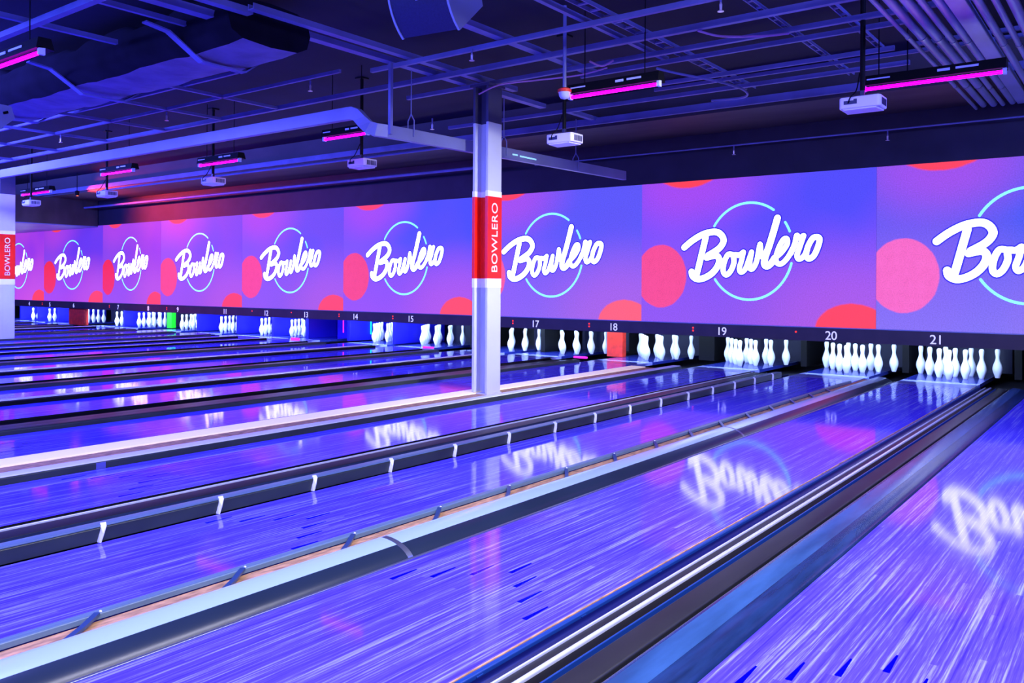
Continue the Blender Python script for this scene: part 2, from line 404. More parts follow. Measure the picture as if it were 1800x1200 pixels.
# ------------------------------------------------------------------ lanes
# number: (left edge, right edge) ; None = no rack of its own in view
LANES = [
 (23, 0.24, 1.24), (22, -1.223, -0.24), (21, -2.886, -1.888), (20, -4.342, -3.365), (19, -6.062, -5.06), (18, -8.02, -7.0),
 (17, -9.93, -8.93), (16, -11.35, -10.30), (15, -13.17, -12.2), (14, -14.75, -13.62), (13, -16.9, -15.9), (12, -18.05, -17.1),
 (11, -19.2, -18.25), (10, -20.9, -19.9), (9, -22.85, -21.85), (8, -25.1, -24.15), (7, -26.5, -25.5), (6, -29.35, -28.4),
 (5, -31.1, -30.15), (4, -32.3, -31.35), (3, -34.7, -33.75)]
Y0, Y1 = -1.4, 15.3
DECK = 12.72
LN = {}
for num, xl, xr in LANES:
    LN[num] = (xl, xr)
    w = xr - xl
    cx = (xl + xr)/2
    root = empty('bowling_lane', (cx, 0, 0))
    if num >= 17 and num < 22: lb = f'glossy blue-violet bowling lane ending under the number {num}'
    elif num == 22: lb = 'glossy violet bowling lane nearest the lower right corner, with five dark arrows in view'
    elif num == 23: lb = 'blue-violet bowling lane beyond the right edge, right of the corner lane'
    else: lb = f'distant deep blue bowling lane, number {num} along the row' if num > 9 else f'far thin strip of blue lane leading to pin rack {num} by the left end'
    tag(root, lb, 'bowling lane', 'bowling lanes')
    b = MB().box(-w/2, w/2, Y0, DECK, -0.05, 0.0).build('lane_bed', M['lane'], root, bevel=0.003)
    b = MB().box(-w/2, w/2, DECK, 13.38, -0.05, 0.0).build('deck_light_spill', M['deck'], root); b['label'] = 'pale light spill painted on the lane before the pins'
    MB().box(-w/2, w/2, 13.38, Y1, -0.05, 0.0).build('pin_deck', M['deck_dark'], root)
    if num >= 18:
        base = [-0.378, -0.252, -0.126, 0, 0.126, 0.252, 0.378]
        for i, dx in enumerate(base):
            yy = 3.24 - abs(i-3)*0.135
            y = yy
            a = MB().add([(dx-0.012, y-0.085, 0.0015), (dx+0.012, y-0.085, 0.0015), (dx+0.0035, y+0.085, 0.0015), (dx-0.0035, y+0.085, 0.0015)], [(0, 1, 2, 3)])
            a.add([(dx-0.012, y-0.085, 0.0003), (dx+0.012, y-0.085, 0.0003), (dx+0.0035, y+0.085, 0.0003), (dx-0.0035, y+0.085, 0.0003)], [(3, 2, 1, 0)])
            ao = a.build('arrow_marking', M['arrow'], root)
            if i == 0: ao['label'] = 'dark blue arrow inlay'

# ------------------------------------------------------------------ gutters, caps and rails between the lanes
YR0, YR1 = -1.4, 12.9
def arc_profile(x0, x1, depth, t=0.008, lip=0.0, n=14):
    """concave channel from x0 (left rim) to x1 (right rim)"""
    top = []
    for i in range(n+1):
        a = PI * i / n
        x = (x0+x1)/2 - (x1-x0)/2 * math.cos(a); z = -depth * math.sin(a)**0.8 + lip
        top.append((x, z))
    bot = [(x, z - t) for x, z in reversed(top)]
    return top + bot
def gutter(x0, x1, depth, m, label, lip=0.0, y1=13.0):
    g = MB().prism_y(arc_profile(x0, x1, depth, lip=lip), YR0, y1)
    o = g.build('gutter', m, origin=((x0+x1)/2, 0, 0), smooth=40)
    tag(o, label, 'gutter', 'gutters beside the lanes'); return o
def rounded(x0, x1, z0, z1, r, n=5):
    p = [(x0, z0), (x1, z0)]
    for i in range(n+1):
        a = PI/2*i/n; p.append((x1 - r + r*math.cos(a), z1 - r + r*math.sin(a)))
    for i in range(n+1):
        a = PI/2 + PI/2*i/n; p.append((x0 + r + r*math.cos(a), z1 - r + r*math.sin(a)))
    return p
def bar(name, x0, x1, z0, z1, m, r=0.006, parent=None, y1=YR1, y0=YR0, origin=None):
    if parent is None:
        return MB().prism_y(rounded(x0, x1, z0, z1, r), y0, y1).build(name, m, origin=((x0+x1)/2, 0, 0), smooth=40)
    px = parent.location.x
    return MB().prism_y(rounded(x0-px, x1-px, z0, z1, r), y0, y1).build(name, m, parent, smooth=40)
def bed(x0, x1, label):
    """dark channel floor between two lanes, everything else stands on it"""
    o = MB().box(x0, x1, YR0, 13.0, -0.16, -0.105).build('channel_floor', M['black'], origin=((x0+x1)/2, 0, 0))
    tag(o, label, 'channel floor', 'channel floors between lanes'); return o

# ---- between 21 and 22
xa, xb = LN[21][1], LN[22][0]          # -1.888 .. -1.223
bed(xa+0.001, xb-0.001, 'black channel floor under the rails between lanes 21 and 22')
def rolled(x_in, x_out, ztop, m, label, groove=0.03):
    """gutter side that rises from the lane edge into a broad rolled rim"""
    w = abs(x_out - x_in); sg = 1 if x_out > x_in else -1
    top = [(x_in, -0.012), (x_in + sg*0.006, -0.05), (x_in + sg*groove, -0.055)]
    for i in range(1, 15):
        a = PI/2 * i/14
        top.append((x_in + sg*(groove + (w-groove)*0.92*(1-math.cos(a))), -0.055 + (ztop+0.055)*math.sin(a)))
    top.append((x_out, ztop-0.004))
    pr = top + [(x_out, -0.10), (x_in, -0.10)]
    o = MB().prism_y(pr, YR0, 13.0).build('gutter', m, origin=((x_in+x_out)/2, 0, 0), smooth=50)
    tag(o, label, 'gutter', 'gutters beside the lanes'); return o
g22 = rolled(xb-0.008, -1.462, 0.018, M['rim_blue'], 'wide scuffed blue-grey gutter sweeping down the left of the corner lane')
gx = (xb-0.008-1.462)/2; wg = abs(-1.462-(xb-0.008)) - 0.03
cp = [(xb-0.038 - wg*0.92*(1-math.cos(PI/2*i/28)) - gx, -0.055 + 0.073*math.sin(PI/2*i/28) + 0.001) for i in range(18, 29)]
MB().prism_y(cp + [(x, z-0.005) for x, z in reversed(cp)], YR0, 12.99).build('rim_highlight', M['rim_sheen'], g22, smooth=50)['label'] = 'upper rim sheen painted lighter blue'
d = empty('lane_divider', (-1.66, 0, 0)); tag(d, 'dark divider with polished chrome rails between the two nearest lanes', 'lane divider', 'lane dividers')
bar('cap', -1.610, -1.495, -0.105, 0.010, M['cap'], 0.010, d)
bar('chrome_rail', -1.642, -1.634, -0.105, 0.006, M['rail_blue'], 0.003, d)['label'] = 'thin blue rail'
bar('chrome_rail', -1.708, -1.688, -0.105, 0.016, M['chrome'], 0.009, d)
bar('chrome_rail', -1.766, -1.757, -0.105, 0.012, M['chrome'], 0.004, d)
bar('chrome_rail', -1.478, -1.470, -0.105, 0.004, M['steel'], 0.003, d)
bar('filler_strip', -1.757, -1.708, -0.105, 0.004, M['cap'], 0.004, d)
bar('filler_strip', -1.688, -1.642, -0.105, 0.003, M['black'], 0.004, d)
gutter(-1.834, -1.778, 0.03, M['navy'], 'narrow navy gutter strip right of lane 21')
r = empty('bumper_rail', (-1.85, 0, 0)); tag(r, 'low bright blue rail along the right edge of lane 21', 'bumper rail', 'bumper rails')
bar('rail', -1.862, -1.838, -0.05, 0.014, M['rail_blue'], 0.006, r)
bar('edge_strip', xa+0.0012, -1.878, -0.05, 0.004, M['brown'], 0.002, r)
for i in range(18):
    MB().box(-0.002, 0.016, 0.9+i*0.67, 0.935+i*0.67, -0.04, 0.004).build('clip', M['rail_blue'], r)

# ---- between 20 and 21
xa, xb = LN[20][1], LN[21][0]          # -3.365 .. -2.886
bed(xa+0.001, xb-0.001, 'black channel floor between lanes 20 and 21')
g = rolled(-2.912, -3.155, 0.052, M['rim'], 'deep dark gutter with a highlight painted on its upper edge left of lane 21', 0.02)
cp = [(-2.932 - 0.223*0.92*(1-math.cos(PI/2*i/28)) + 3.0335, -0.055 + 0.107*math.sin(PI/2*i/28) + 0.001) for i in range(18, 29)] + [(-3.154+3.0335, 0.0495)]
MB().prism_y(cp + [(x, z-0.006) for x, z in reversed(cp)], YR0, 12.99).build('rim_highlight', M['rim_top'], g, smooth=50)['label'] = 'pale highlight painted on the upper rim'
for yj in (3.05, 7.4):
    w_ = 0.243-0.02
    pj = [(-2.932 - w_*0.92*(1-math.cos(PI/2*i/14)), -0.055 + 0.107*math.sin(PI/2*i/14) + 0.0015) for i in range(3, 15)]
    MB().prism_y([(x+3.0335, z) for x, z in pj] + [(x+3.0335, z-0.004) for x, z in reversed(pj)], yj, yj+0.035).build('joint_band', M['steel'], g, smooth=50)
o = bar('gutter_lip', -2.905, -2.8885, -0.10, 0.004, M['steel'], 0.003, None)
tag(o, 'thin steel lip between lane 21 and the gutter at its left', 'gutter lip')
s = MB().box(-3.297, -3.158, YR0, 12.8, -0.105, 0.018).build('wood_strip', M['brown'], origin=(-3.3, 0, 0))
tag(s, 'rough brown wood strip between lane 20 and the gutter of lane 21', 'wood strip')
r = empty('bumper_rail', (-3.34, 0, 0)); tag(r, 'blue-grey bumper rail on diagonal arms along the right of lane 20', 'bumper rail', 'bumper rails')
bar('rail', -3.352, -3.300, 0.022, 0.046, M['rail_top'], 0.007, r, y1=12.2)
for i in range(16):
    y = 0.80 + i*0.67
    a = MB().sweep_rect([(0.170, y, 0.026), (0.100, y+0.11, 0.034), (0.034, y+0.20, 0.044)], 0.012, 0.006)
    a.build('support_arm', M['bracket'], r)
    MB().lathe([(0.006, 0), (0.006, 0.004), (0.003, 0.007)], 8, (0.030, y+0.215, 0.046)).build('bolt', M['post'], r)

# ---- between 19 and 20: raised bumper with pale brackets
xa, xb = LN[19][1], LN[20][0]          # -5.06 .. -4.342
bed(xa+0.001, xb-0.001, 'black channel floor between lanes 19 and 20')
r = empty('bumper_rail', (-4.40, 0, 0)); tag(r, 'tall dark bumper rail with white upright brackets along the left of lane 20', 'bumper rail', 'bumper rails')
bar('rail', -4.447, -4.352, 0.004, 0.078, M['rail'], 0.010, r, y1=12.4)
bar('rail_top', -4.440, -4.356, 0.078, 0.085, M['rail_top'], 0.003, r, y1=12.4)
for i in range(-1, 16):
    y = 1.50 + i*0.70
    b = MB().sweep_rect([(0.058, y, 0.002), (0.056, y+0.015, 0.045), (0.048, y+0.03, 0.080), (0.030, y+0.035, 0.092)], 0.014, 0.004)
    b.build('bracket', M['post'], r)
o = bar('capping_strip', -4.955, -4.80, -0.105, 0.0, M['cap'], 0.008); tag(o, 'dark grey divider cap right of lane 19', 'capping strip', 'capping strips')
o = bar('chrome_rail', -4.990, -4.978, -0.105, 0.004, M['chrome'], 0.004); tag(o, 'hairline chrome rail right of lane 19', 'rail')
gutter(xa+0.004, -4.995, 0.03, M['black'], 'narrow black gutter strip right of lane 19')
gutter(-4.79, -4.45, 0.09, M['gutter'], 'dark gutter behind the tall bumper left of lane 20')

# ---- between 18 and 19: pale cap, brown and cream boards, the steel column stands here
xa, xb = LN[18][1], LN[19][0]          # -7.0 .. -6.062
bed(xa+0.001, xb-0.001, 'black channel floor between lanes 18 and 19')
r = empty('bumper_rail', (-6.14, 0, 0)); tag(r, 'dark rail with a bright white top along the left of lane 19', 'bumper rail', 'bumper rails')
bar('rail', -6.215, -6.068, -0.05, 0.048, M['rail'], 0.008, r, y1=12.6)
bar('rail_top', -6.215, -6.085, 0.048, 0.056, M['white_cap'], 0.004, r, y1=12.6)
MB().box(0.0715, 0.076, 3.05, 3.12, -0.0, 0.046).build('joint_plate', M['steel'], r)
o = bar('capping_strip', -6.72, -6.40, -0.105, -0.012, M['brown'], 0.004, y1=12.6); tag(o, 'brown wooden divider board left of lane 19 that carries the steel column', 'divider board')
o = bar('divider_board', -6.992, -6.722, -0.105, 0.0, M['cream'], 0.004, y1=12.6); tag(o, 'cream board with an added glow along the right edge of lane 18', 'divider board')

# ---- far dividers
def wide(a, b, face=0.045, shade=''):
    xa, xb = LN[a][1], LN[b][0]
    w = xb - xa
    bed(xa+0.001, xb-0.001, f'black channel floor between lanes {a} and {b}')
    r = empty('bumper_rail', (xb-0.08, 0, 0)); tag(r, f'low dark grey rail along the left edge of lane {b}', 'bumper rail', 'bumper rails')
    bar('rail', xb-0.15, xb-0.006, -0.05, face, M['rail'], 0.012, r, y1=12.6)
    o = bar('capping_strip', xb-0.60*w, xb-0.30*w, -0.105, 0.01, M['rail'], 0.010, y1=12.6)
    tag(o, f'broad dark cap in the middle of the divider between lanes {a} and {b}', 'capping strip', 'capping strips')
    gutter(xa+0.004, xb-0.62*w, 0.05, M['black'], f'shadowed black gutter along the right edge of lane {a}')
    gutter(xb-0.29*w, xb-0.152, 0.04, M['black'], f'thin black channel behind the rail left of lane {b}')
def narrow(a, b):
    xa, xb = LN[a][1], LN[b][0]; w = xb-xa
    bed(xa+0.001, xb-0.001, f'black channel floor between lanes {a} and {b}')
    r = empty('bumper_rail', ((xa+xb)/2, 0, 0)); tag(r, f'dark rail with a shining white top between lanes {a} and {b}', 'bumper rail', 'bumper rails')
    bar('rail', xb-max(0.08, w*0.7), xb-0.006, -0.05, 0.040, M['black'], 0.008, r, y1=12.6)
    bar('rail_top', xb-max(0.08, w*0.7), xb-max(0.045, 0.35*w), 0.040, 0.046, M['white_cap'], 0.002, r, y1=12.6)
wide(17, 18); narrow(16, 17); wide(15, 16); narrow(14, 15); wide(13, 14); narrow(12, 13)
narrow(11, 12); wide(10, 11); wide(9, 10); wide(8, 9); narrow(7, 8); wide(6, 7); wide(5, 6); narrow(4, 5); wide(3, 4); narrow(22, 23)

# ------------------------------------------------------------------ steel columns with the wrapped band
def h_profile(x0, x1, y0, y1, t=0.035, g=0.0):
    """H section: flanges on the two x sides, web across the middle, grown by g"""
    ym = (y0+y1)/2
    return [(x0-g, y0-g), (x0+t+g, y0-g), (x0+t+g, ym-0.012-g), (x1-t-g, ym-0.012-g), (x1-t-g, y0-g), (x1+g, y0-g),
            (x1+g, y1+g), (x1-t-g, y1+g), (x1-t-g, ym+0.012+g), (x0+t+g, ym+0.012+g), (x0+t+g, y1+g), (x0-g, y1+g)]
def text_mesh(s, size, spacing=1.0, ext=0.002):
    cu = bpy.data.curves.new('t', 'FONT'); cu.body = s; cu.size = size; cu.extrude = ext
    cu.align_x = 'CENTER'; cu.align_y = 'CENTER'; cu.space_character = spacing
    to = bpy.data.objects.new('t', cu); COL.objects.link(to)
    bpy.context.view_layer.update()
    dg = bpy.context.evaluated_depsgraph_get()
    me = bpy.data.meshes.new_from_object(to.evaluated_get(dg))
    bpy.data.objects.remove(to); bpy.data.curves.remove(cu)
    return me
def column(x0, x1, y0, y1, zs, label, zbase):
    cx, cy = (x0+x1)/2, (y0+y1)/2
    root = empty('support_column', (cx, cy, zbase)); tag(root, label, 'column', 'steel support columns')
    hx, hy = (x1-x0)/2, (y1-y0)/2
    def seg(name, za, zb, m, g):
        return MB().prism_z(h_profile(-hx, hx, -hy, hy, g=g), za-zbase, zb-zbase).build(name, m, root, bevel=0.002)
    zr0, zr1, zw0, zw1, zd, zt = zs
    seg('shaft', zbase, zd, M['grey'], 0.0)
    seg('white_band', zw0, zr0, M['white'], 0.004); seg('white_band', zr1, zw1, M['white'], 0.004)
    band = seg('red_band', zr0, zr1, M['red'], 0.005)
    seg('upper_shaft', zd, zt, M['colnavy'], 0.001)['label'] = 'dark upper part of the column'
    MB().box(-hx-0.03, hx+0.03, -hy-0.03, hy+0.03, zt-zbase-0.03, zt-zbase).build('top_plate', M['colnavy'], root)
    MB().box(-hx-0.012, hx+0.012, -hy-0.012, hy+0.012, 0, 0.012).build('base_plate', M['grey'], root)
    me = text_mesh('BOWLERO', 0.178, 1.04)
    me.materials.append(M['white'])
    t = bpy.data.objects.new('lettering', me); COL.objects.link(t); t.parent = root
    # text reads upward on the face towards the lanes on the right
    R = Matrix(((0, 0, 1), (0, 1, 0), (-1, 0, 0)))      # placeholder, replaced below
    m4 = Matrix.Identity(4)
    # local x -> +z , local y -> -y , local z -> +x
    m4[0][0], m4[1][0], m4[2][0] = 0, 0, 1
    m4[0][1], m4[1][1], m4[2][1] = 0, -1, 0
    m4[0][2], m4[1][2], m4[2][2] = 1, 0, 0
    t.matrix_local = Matrix.Translation((hx+0.0075, 0.0, (zr0+zr1)/2-zbase)) @ m4
    t.scale = (1.0, 0.92, 1)
    return root
column(-6.80, -6.555, 8.16, 8.43, (1.43, 2.455, 1.315, 2.525, 3.38, 3.86),
       'grey steel column with a red band reading BOWLERO, in the middle between lanes 18 and 19', -0.012)
column(-21.20, -20.95, 8.30, 8.62, (1.42, 2.45, 1.29, 2.53, 3.37, 3.86),
       'farther grey steel column with a red band, at the left edge of the view', -0.105)

# ------------------------------------------------------------------ masking fascia with numbers and lamps
fx = empty('masking_fascia', (-15, YW, 0.64)); tag(fx, 'long dark fascia board with white lane numbers under the screens', 'fascia')
MB().box(XL+15, XR+15, -0.01, 0.05, 0.525-0.64, 0.735-0.64).build('board', M['fascia'], fx)
MB().box(XL+15, XR+15, -0.022, 0.0, 0.728-0.64, 0.742-0.64).build('top_trim', M['steel'], fx)
NUM = [(21,-2.38),(20,-3.82),(19,-5.56),(18,-7.59),(17,-9.29),(16,-10.75),(15,-12.55),(14,-14.27),(13,-15.98),(12,-17.5),(11,-19.22),
       (10,-20.4),(9,-21.43),(8,-22.95),(7,-24.63),(6,-27.38),(5,-29.01),(4,-30.51),(3,-32.4),(22,-0.75),(23,0.75)]
for n, x in NUM:
    if n == 10: continue
    me = text_mesh(str(n), 0.185, 0.95); me.materials.append(M['number'])
    o = bpy.data.objects.new('lane_number', me); COL.objects.link(o); o.parent = fx
    o.rotation_euler = (PI/2, 0, 0); o.location = (x+15, -0.014, 0.612-0.64)
for i, x in enumerate([-4.35, -6.06, -8.09, -9.82, -13.08, -14.81, -16.52, -18.07, -21.98, -25.14, -29.55]):
    b = MB()
    for dz in ((0.0,) if x in (-4.35, -16.52, -18.07) else (-0.022, 0.022)):
        b.lathe([(0.012, 0), (0.012, 0.006)], 10, (0, 0, 0))
    b = MB()
    for dz in ((0.022,) if x in (-4.35, -16.52, -18.07) else (-0.024, 0.024)):
        c = [(math.cos(2*PI*k/10)*0.015, 0, math.sin(2*PI*k/10)*0.015+dz) for k in range(10)]
        c2 = [(a, -0.006, z) for a, _, z in c]
        b.add(c + c2, [tuple(range(10)), tuple(range(19, 9, -1))] + [(k, (k+1) % 10, (k+1) % 10+10, k+10) for k in range(10)])
    b.build('indicator_lamp', M['led'], fx, loc=(x+15, -0.011, 0.635-0.64))

# ------------------------------------------------------------------ screens
seams = [-37.0, -33.3, -29.47, -25.58, -22.33, -18.52, -14.69, -10.86, -7.04, -3.19, 0.64, 4.48]
STROKES = [
 ([(0.807,1.256),(0.964,1.373),(1.158,1.47),(1.349,1.5),(1.453,1.455),(1.504,1.361),(1.468,1.273),(1.389,1.2),(1.237,1.114)], .106),
 ([(1.193,1.415),(1.131,1.173),(1.074,0.948),(1.03,0.785)], .106),
 ([(0.944,0.849),(0.964,0.773),(1.056,0.725),(1.182,0.749),(1.315,0.829),(1.406,0.945),(1.428,1.052),(1.367,1.111),(1.209,1.082)], .106),
 ([(1.651,1.124),(1.577,1.12),(1.516,0.997),(1.5,0.855),(1.551,0.796),(1.625,0.855),(1.68,0.987),(1.679,1.11),(1.771,1.112),(1.838,1.156)], .088),
 ([(1.838,1.156),(1.808,1.02),(1.772,0.898),(1.803,0.836),(1.872,0.888),(1.925,1.019),(1.975,1.157)], .082),
 ([(1.975,1.157),(1.947,1.001),(1.948,0.9),(1.998,0.896),(2.06,1.017),(2.112,1.279),(2.13,1.12),(2.175,1.067),(2.244,1.204)], .082),
 ([(2.389,1.682),(2.33,1.476),(2.261,1.255),(2.196,1.067),(2.184,0.964),(2.228,0.929),(2.298,0.98),(2.35,1.056)], .106),
 ([(2.35,1.056),(2.453,1.14),(2.541,1.265),(2.541,1.35),(2.486,1.343),(2.418,1.226),(2.37,1.073),(2.388,0.979),(2.462,0.969),(2.556,1.062),(2.631,1.195)], .082),
 ([(2.606,1.128),(2.665,1.279),(2.693,1.4),(2.731,1.358),(2.798,1.393)], .082),
 ([(2.798,1.393),(2.741,1.227),(2.699,1.093),(2.728,1.034),(2.8,1.075),(2.857,1.174)], .082),
 ([(3.012,1.367),(2.939,1.352),(2.865,1.224),(2.838,1.091),(2.883,1.037),(2.957,1.089),(3.013,1.212),(3.04,1.328),(3.012,1.367)], .088)]
look = {}
def screen_colors(i):
    # from blue at the right to magenta at the far left, as the projectors' pictures differ
    if i == 9: return ((0.043,0.094,0.834),(0.071,0.094,0.776),(0.152,0.188,0.834),(1.0,0.14,0.50),(1.0,0.06,0.05))
    if i == 8: return ((0.081,0.069,0.921),(0.152,0.069,0.921),(0.209,0.088,0.776),(1.0,0.07,0.22),(1.0,0.055,0.04))
    if i == 7: return ((0.104,0.094,0.892),(0.114,0.088,0.854),(0.190,0.125,0.776),(1.0,0.10,0.25),(1.0,0.12,0.12))
    if i == 6: return ((0.067,0.075,0.921),(0.114,0.075,0.825),(0.247,0.075,0.776),(1.0,0.06,0.14),(1.0,0.07,0.03))
    if i == 5: return ((0.085,0.075,0.873),(0.142,0.069,0.776),(0.190,0.088,0.698),(1.0,0.06,0.20),(1.0,0.06,0.03))
    if i == 4: return ((0.076,0.069,0.873),(0.152,0.062,0.776),(0.237,0.075,0.698),(1.0,0.06,0.16),(1.0,0.05,0.02))
    if i == 3: return ((0.152,0.037,0.776),(0.209,0.044,0.728),(0.285,0.062,0.698),(1.0,0.02,0.01),(1.0,0.05,0.02))
    if i == 2: return ((0.133,0.037,0.825),(0.190,0.037,0.757),(0.380,0.050,0.728),(1.0,0.025,0.02),(1.0,0.05,0.02))
    if i == 10: return ((0.057,0.075,0.873),(0.095,0.075,0.825),(0.190,0.125,0.825),(1.0,0.10,0.35),(1.0,0.06,0.05))
    return ((0.285,0.037,0.825),(0.399,0.050,0.776),(0.522,0.062,0.728),(1.0,0.025,0.02),(1.0,0.05,0.02))
names = {9: 'bluest projection screen, at the right edge over number 21', 8: 'violet projection screen over numbers 19 and 20', 7: 'violet projection screen just right of the middle column',
         6: 'violet projection screen just left of the middle column, over number 15', 5: 'projection screen over numbers 12 and 13', 4: 'projection screen over numbers 9 and 11',
         3: 'narrower magenta screen over numbers 7 and 8', 2: 'magenta screen over number 6, first clear one from the left column', 1: 'magenta screen half hidden by the left column',
         0: 'magenta screen at the far left end behind the left column', 10: 'projection screen beyond the right edge, over lane 22'}
PH = 3.105 - 0.742
let0 = sh0 = ring0 = None
for i in range(11):
    xa, xb = seams[i], seams[i+1]
    w = xb - xa; s = w / 3.85
    c = screen_colors(i)
    m = screen_material('screen_picture', *c, seed=i)
    root = empty('projection_screen', (xa, YW, 0.742)); tag(root, names[i], 'screen', 'projection screens above the lanes')
    p = MB().box(0.004, 3.846, 0.0, 0.025, 0.0, PH).build('screen_panel', m, root); p.scale = (s, 1, 1)
    if ring0 is None:
        rm = MB()
        for a0, a1 in ((147, 55.8), (34.7, 22.5), (-15, -144.5)):
            n = max(4, int(abs(a1-a0)/4))
            rm.ribbon([(1.930 + 0.705*math.cos(math.radians(a0+(a1-a0)*k/n)), 1.172 + 0.775*math.sin(math.radians(a0+(a1-a0)*k/n))) for k in range(n+1)], 0.038, -0.002)
        ring0 = rm.build('ring', M['ring'], root)
        lm = MB(); om = MB()
        for st, wd in STROKES:
            q = catmull(st, 5)
            lm.ribbon(q, wd, -0.008); om.ribbon(q, wd+0.040, -0.005)
        sh0 = om.build('lettering_outline', M['shade'], root); let0 = lm.build('lettering', M['letters'], root)
        let0['label'] = 'white script lettering'
        for o in (ring0, sh0, let0): o.scale = (s, 1, 1)
    else:
        for src in (ring0, sh0, let0):
            o = src.copy(); COL.objects.link(o); o.parent = root; o.scale = (s, 1, 1)

# ------------------------------------------------------------------ pins
K = 1.155
prof = [(0.0258,0),(0.029,0.004),(0.0365,0.030),(0.0455,0.057),(0.0555,0.086),(0.0600,0.114),(0.0575,0.145),(0.0500,0.172),(0.0395,0.200),(0.0300,0.226),
        (0.0246,0.250),(0.0232,0.266),(0.0245,0.285),(0.0285,0.312),(0.0318,0.340),(0.0312,0.358),(0.0258,0.372),(0.0140,0.380),(0.004,0.381)]
prof = [(r*K, z*K) for r, z in prof]
RACKS = [(21,-2.34),(20,-3.79),(19,-5.53),(18,-7.30),(17,-9.13),(16,-10.40),(15,-12.85),(14,-14.38),(12,-17.38),(11,-18.62),(10,-20.42),(9,-22.35),(8,-24.70),(7,-26.02),(6,-28.85),(5,-30.58),(4,-31.83)]
spots = [(0,0,'front head pin'), (-1,1,'left of row two'), (1,1,'right of row two'),
         (-2,2,'left of row three'), (0,2,'middle of row three'), (2,2,'right of row three'),
         (-3,3,'outer left of the back row'), (-1,3,'second from left in the back row'), (1,3,'third from left in the back row'), (3,3,'outer right of the back row')]
pin_src = None
YP = 13.72
for num, cx in RACKS:
    for ix, iy, nm in spots:
        x = cx + ix*0.176; y = YP + iy*0.250
        if pin_src is None:
            o = MB().lathe(prof, 20).build('bowling_pin', M['pin'], smooth=60); pin_src = o
        else:
            o = pin_src.copy(); COL.objects.link(o)
        o.location = (x, y, 0.0)
        tag(o, f'white bowling pin, {nm}, lane {num}', 'bowling pin', f'ten pins of lane {num}')
    area('deck_lamp', (cx, 13.22, 0.86), (0.95, 0.10), 130 if num > 16 else 230, (0.42, 0.60, 1.0), target=(cx, 13.95, 0.10))

# kickback partitions and pit curtains
centers = [(n, c) for n, c in RACKS] + [(13, -15.9)]
centers.sort(key=lambda t: -t[1])
bounds = []
for k in range(len(centers)-1):
    a, b = centers[k], centers[k+1]
    bounds.append(((a[1]+b[1])/2, a[0], b[0]))
bounds = [(-1.53, 22, 21)] + bounds + [(-32.6, 4, 3)]
for x, a, b in bounds:
    w = 0.10
    if (a, b) == (18, 17): x = -8.10
    if (a, b) == (9, 8): x = -23.42
    if (a, b) == (7, 6): x = -27.35
    if (a, b) == (19, 18): w = 0.30
    m, lb = M['black'], f'black partition between the pin pits of lanes {b} and {a}'
    if (a, b) == (7, 6): m, lb, w = M['red_panel'], 'rust red block between the pin pits of lanes 6 and 7', 1.0; 
    if (a, b) == (18, 17): m, lb, w = M['red_panel'], 'bright red partition between the pin pits of lanes 17 and 18', 0.34
    if (a, b) == (9, 8): m, lb, w = M['green_panel'], 'glowing green partition between the pin pits of lanes 8 and 9', 0.26
    y0 = 13.09 if w == 1.0 else (13.95 if m is not M['black'] else (14.35 if a >= 19 else (13.95 if a >= 16 else 13.60)))
    ye = 15.25 if m is M['black'] else y0 + 0.14
    if m is M['black'] and a <= 15: m = M['navy_panel']; lb = lb.replace('black', 'dark blue')
    o = MB().box(x-w/2, x+w/2, y0, ye, 0.0005, 0.90).build('pit_partition', m, origin=(x, y0, 0.0), bevel=0.006)
    tag(o, lb, 'partition', 'pin pit partitions')
for num, cx in centers:
    m = M['blue_panel'] if num in (13, 14, 11, 9, 7) else M['curtain']
    o = MB()
    n = 14
    wd = {12: 1.08, 11: 1.10, 16: 1.12, 17: 1.12, 7: 1.16, 8: 1.20, 4: 1.08, 5: 1.08, 13: 1.30, 14: 1.3}.get(num, 1.24)
    pts = [(-wd/2 + wd*i/n, 0.02*math.sin(i*1.9)) for i in range(n+1)]
    prof2 = pts + [(x, y+0.02) for x, y in reversed(pts)]
    o.prism_z(prof2, 0.0, 0.93)
    ob = o.build('pit_curtain', m, loc=(cx, 15.32 if num != 13 else 14.5, 0.0), smooth=50)
    tag(ob, f'{"glow-painted blue" if m is M["blue_panel"] else "dark navy"} curtain at the back of the pin pit of lane {num}', 'curtain', 'pit curtains')
struct('trim_7', MB().box(XL, XR, 13.16, 15.6, 0.932, 1.0), M['black'])
# added strips standing in for coloured light on lane 13's unlit pins, and the ball light of lane 15
for i, (x, m) in enumerate([(-16.05, 'magenta'), (-15.87, 'magenta'), (-15.68, 'magenta'), (-15.42, 'cyan_l'), (-15.30, 'magenta'), (-15.18, 'magenta'), (-15.06, 'cyan_l')]):
    o = MB().tube([(0, 0, 0.14), (0, 0, 0.60)], 0.016, 8).build('pin_glow_strip', M[m], loc=(x, 14.25, 0))
    o2 = MB().tube([(0, 0, 0.60), (0, 0, 0.932)], 0.004, 6).build('hanging_wire', M['black'], o)
    tag(o, f'{"cyan" if m == "cyan_l" else "magenta"} strip added for the coloured light on unlit pins left of number 14, {["first","second","third","fourth","fifth","sixth","last"][i]} from the left', 'colour strip', 'coloured strips in the pit of lane 13')

for x, y, z, lb in ((-8.42, 13.25, 0.02, 'small magenta floor light beside the pins of lane 17'), (-12.2, 13.2, 0.02, 'small magenta floor light right of the pins of lane 15'),
                    (-16.6, 13.2, 0.02, 'small magenta floor light left of the empty pit of lane 13')):
    o = MB().box(-0.14, 0.14, -0.03, 0.03, 0, 0.035).build('floor_light', M['magenta'], loc=(x, y, 0.0), bevel=0.008)
    tag(o, lb, 'light', 'magenta floor lights')

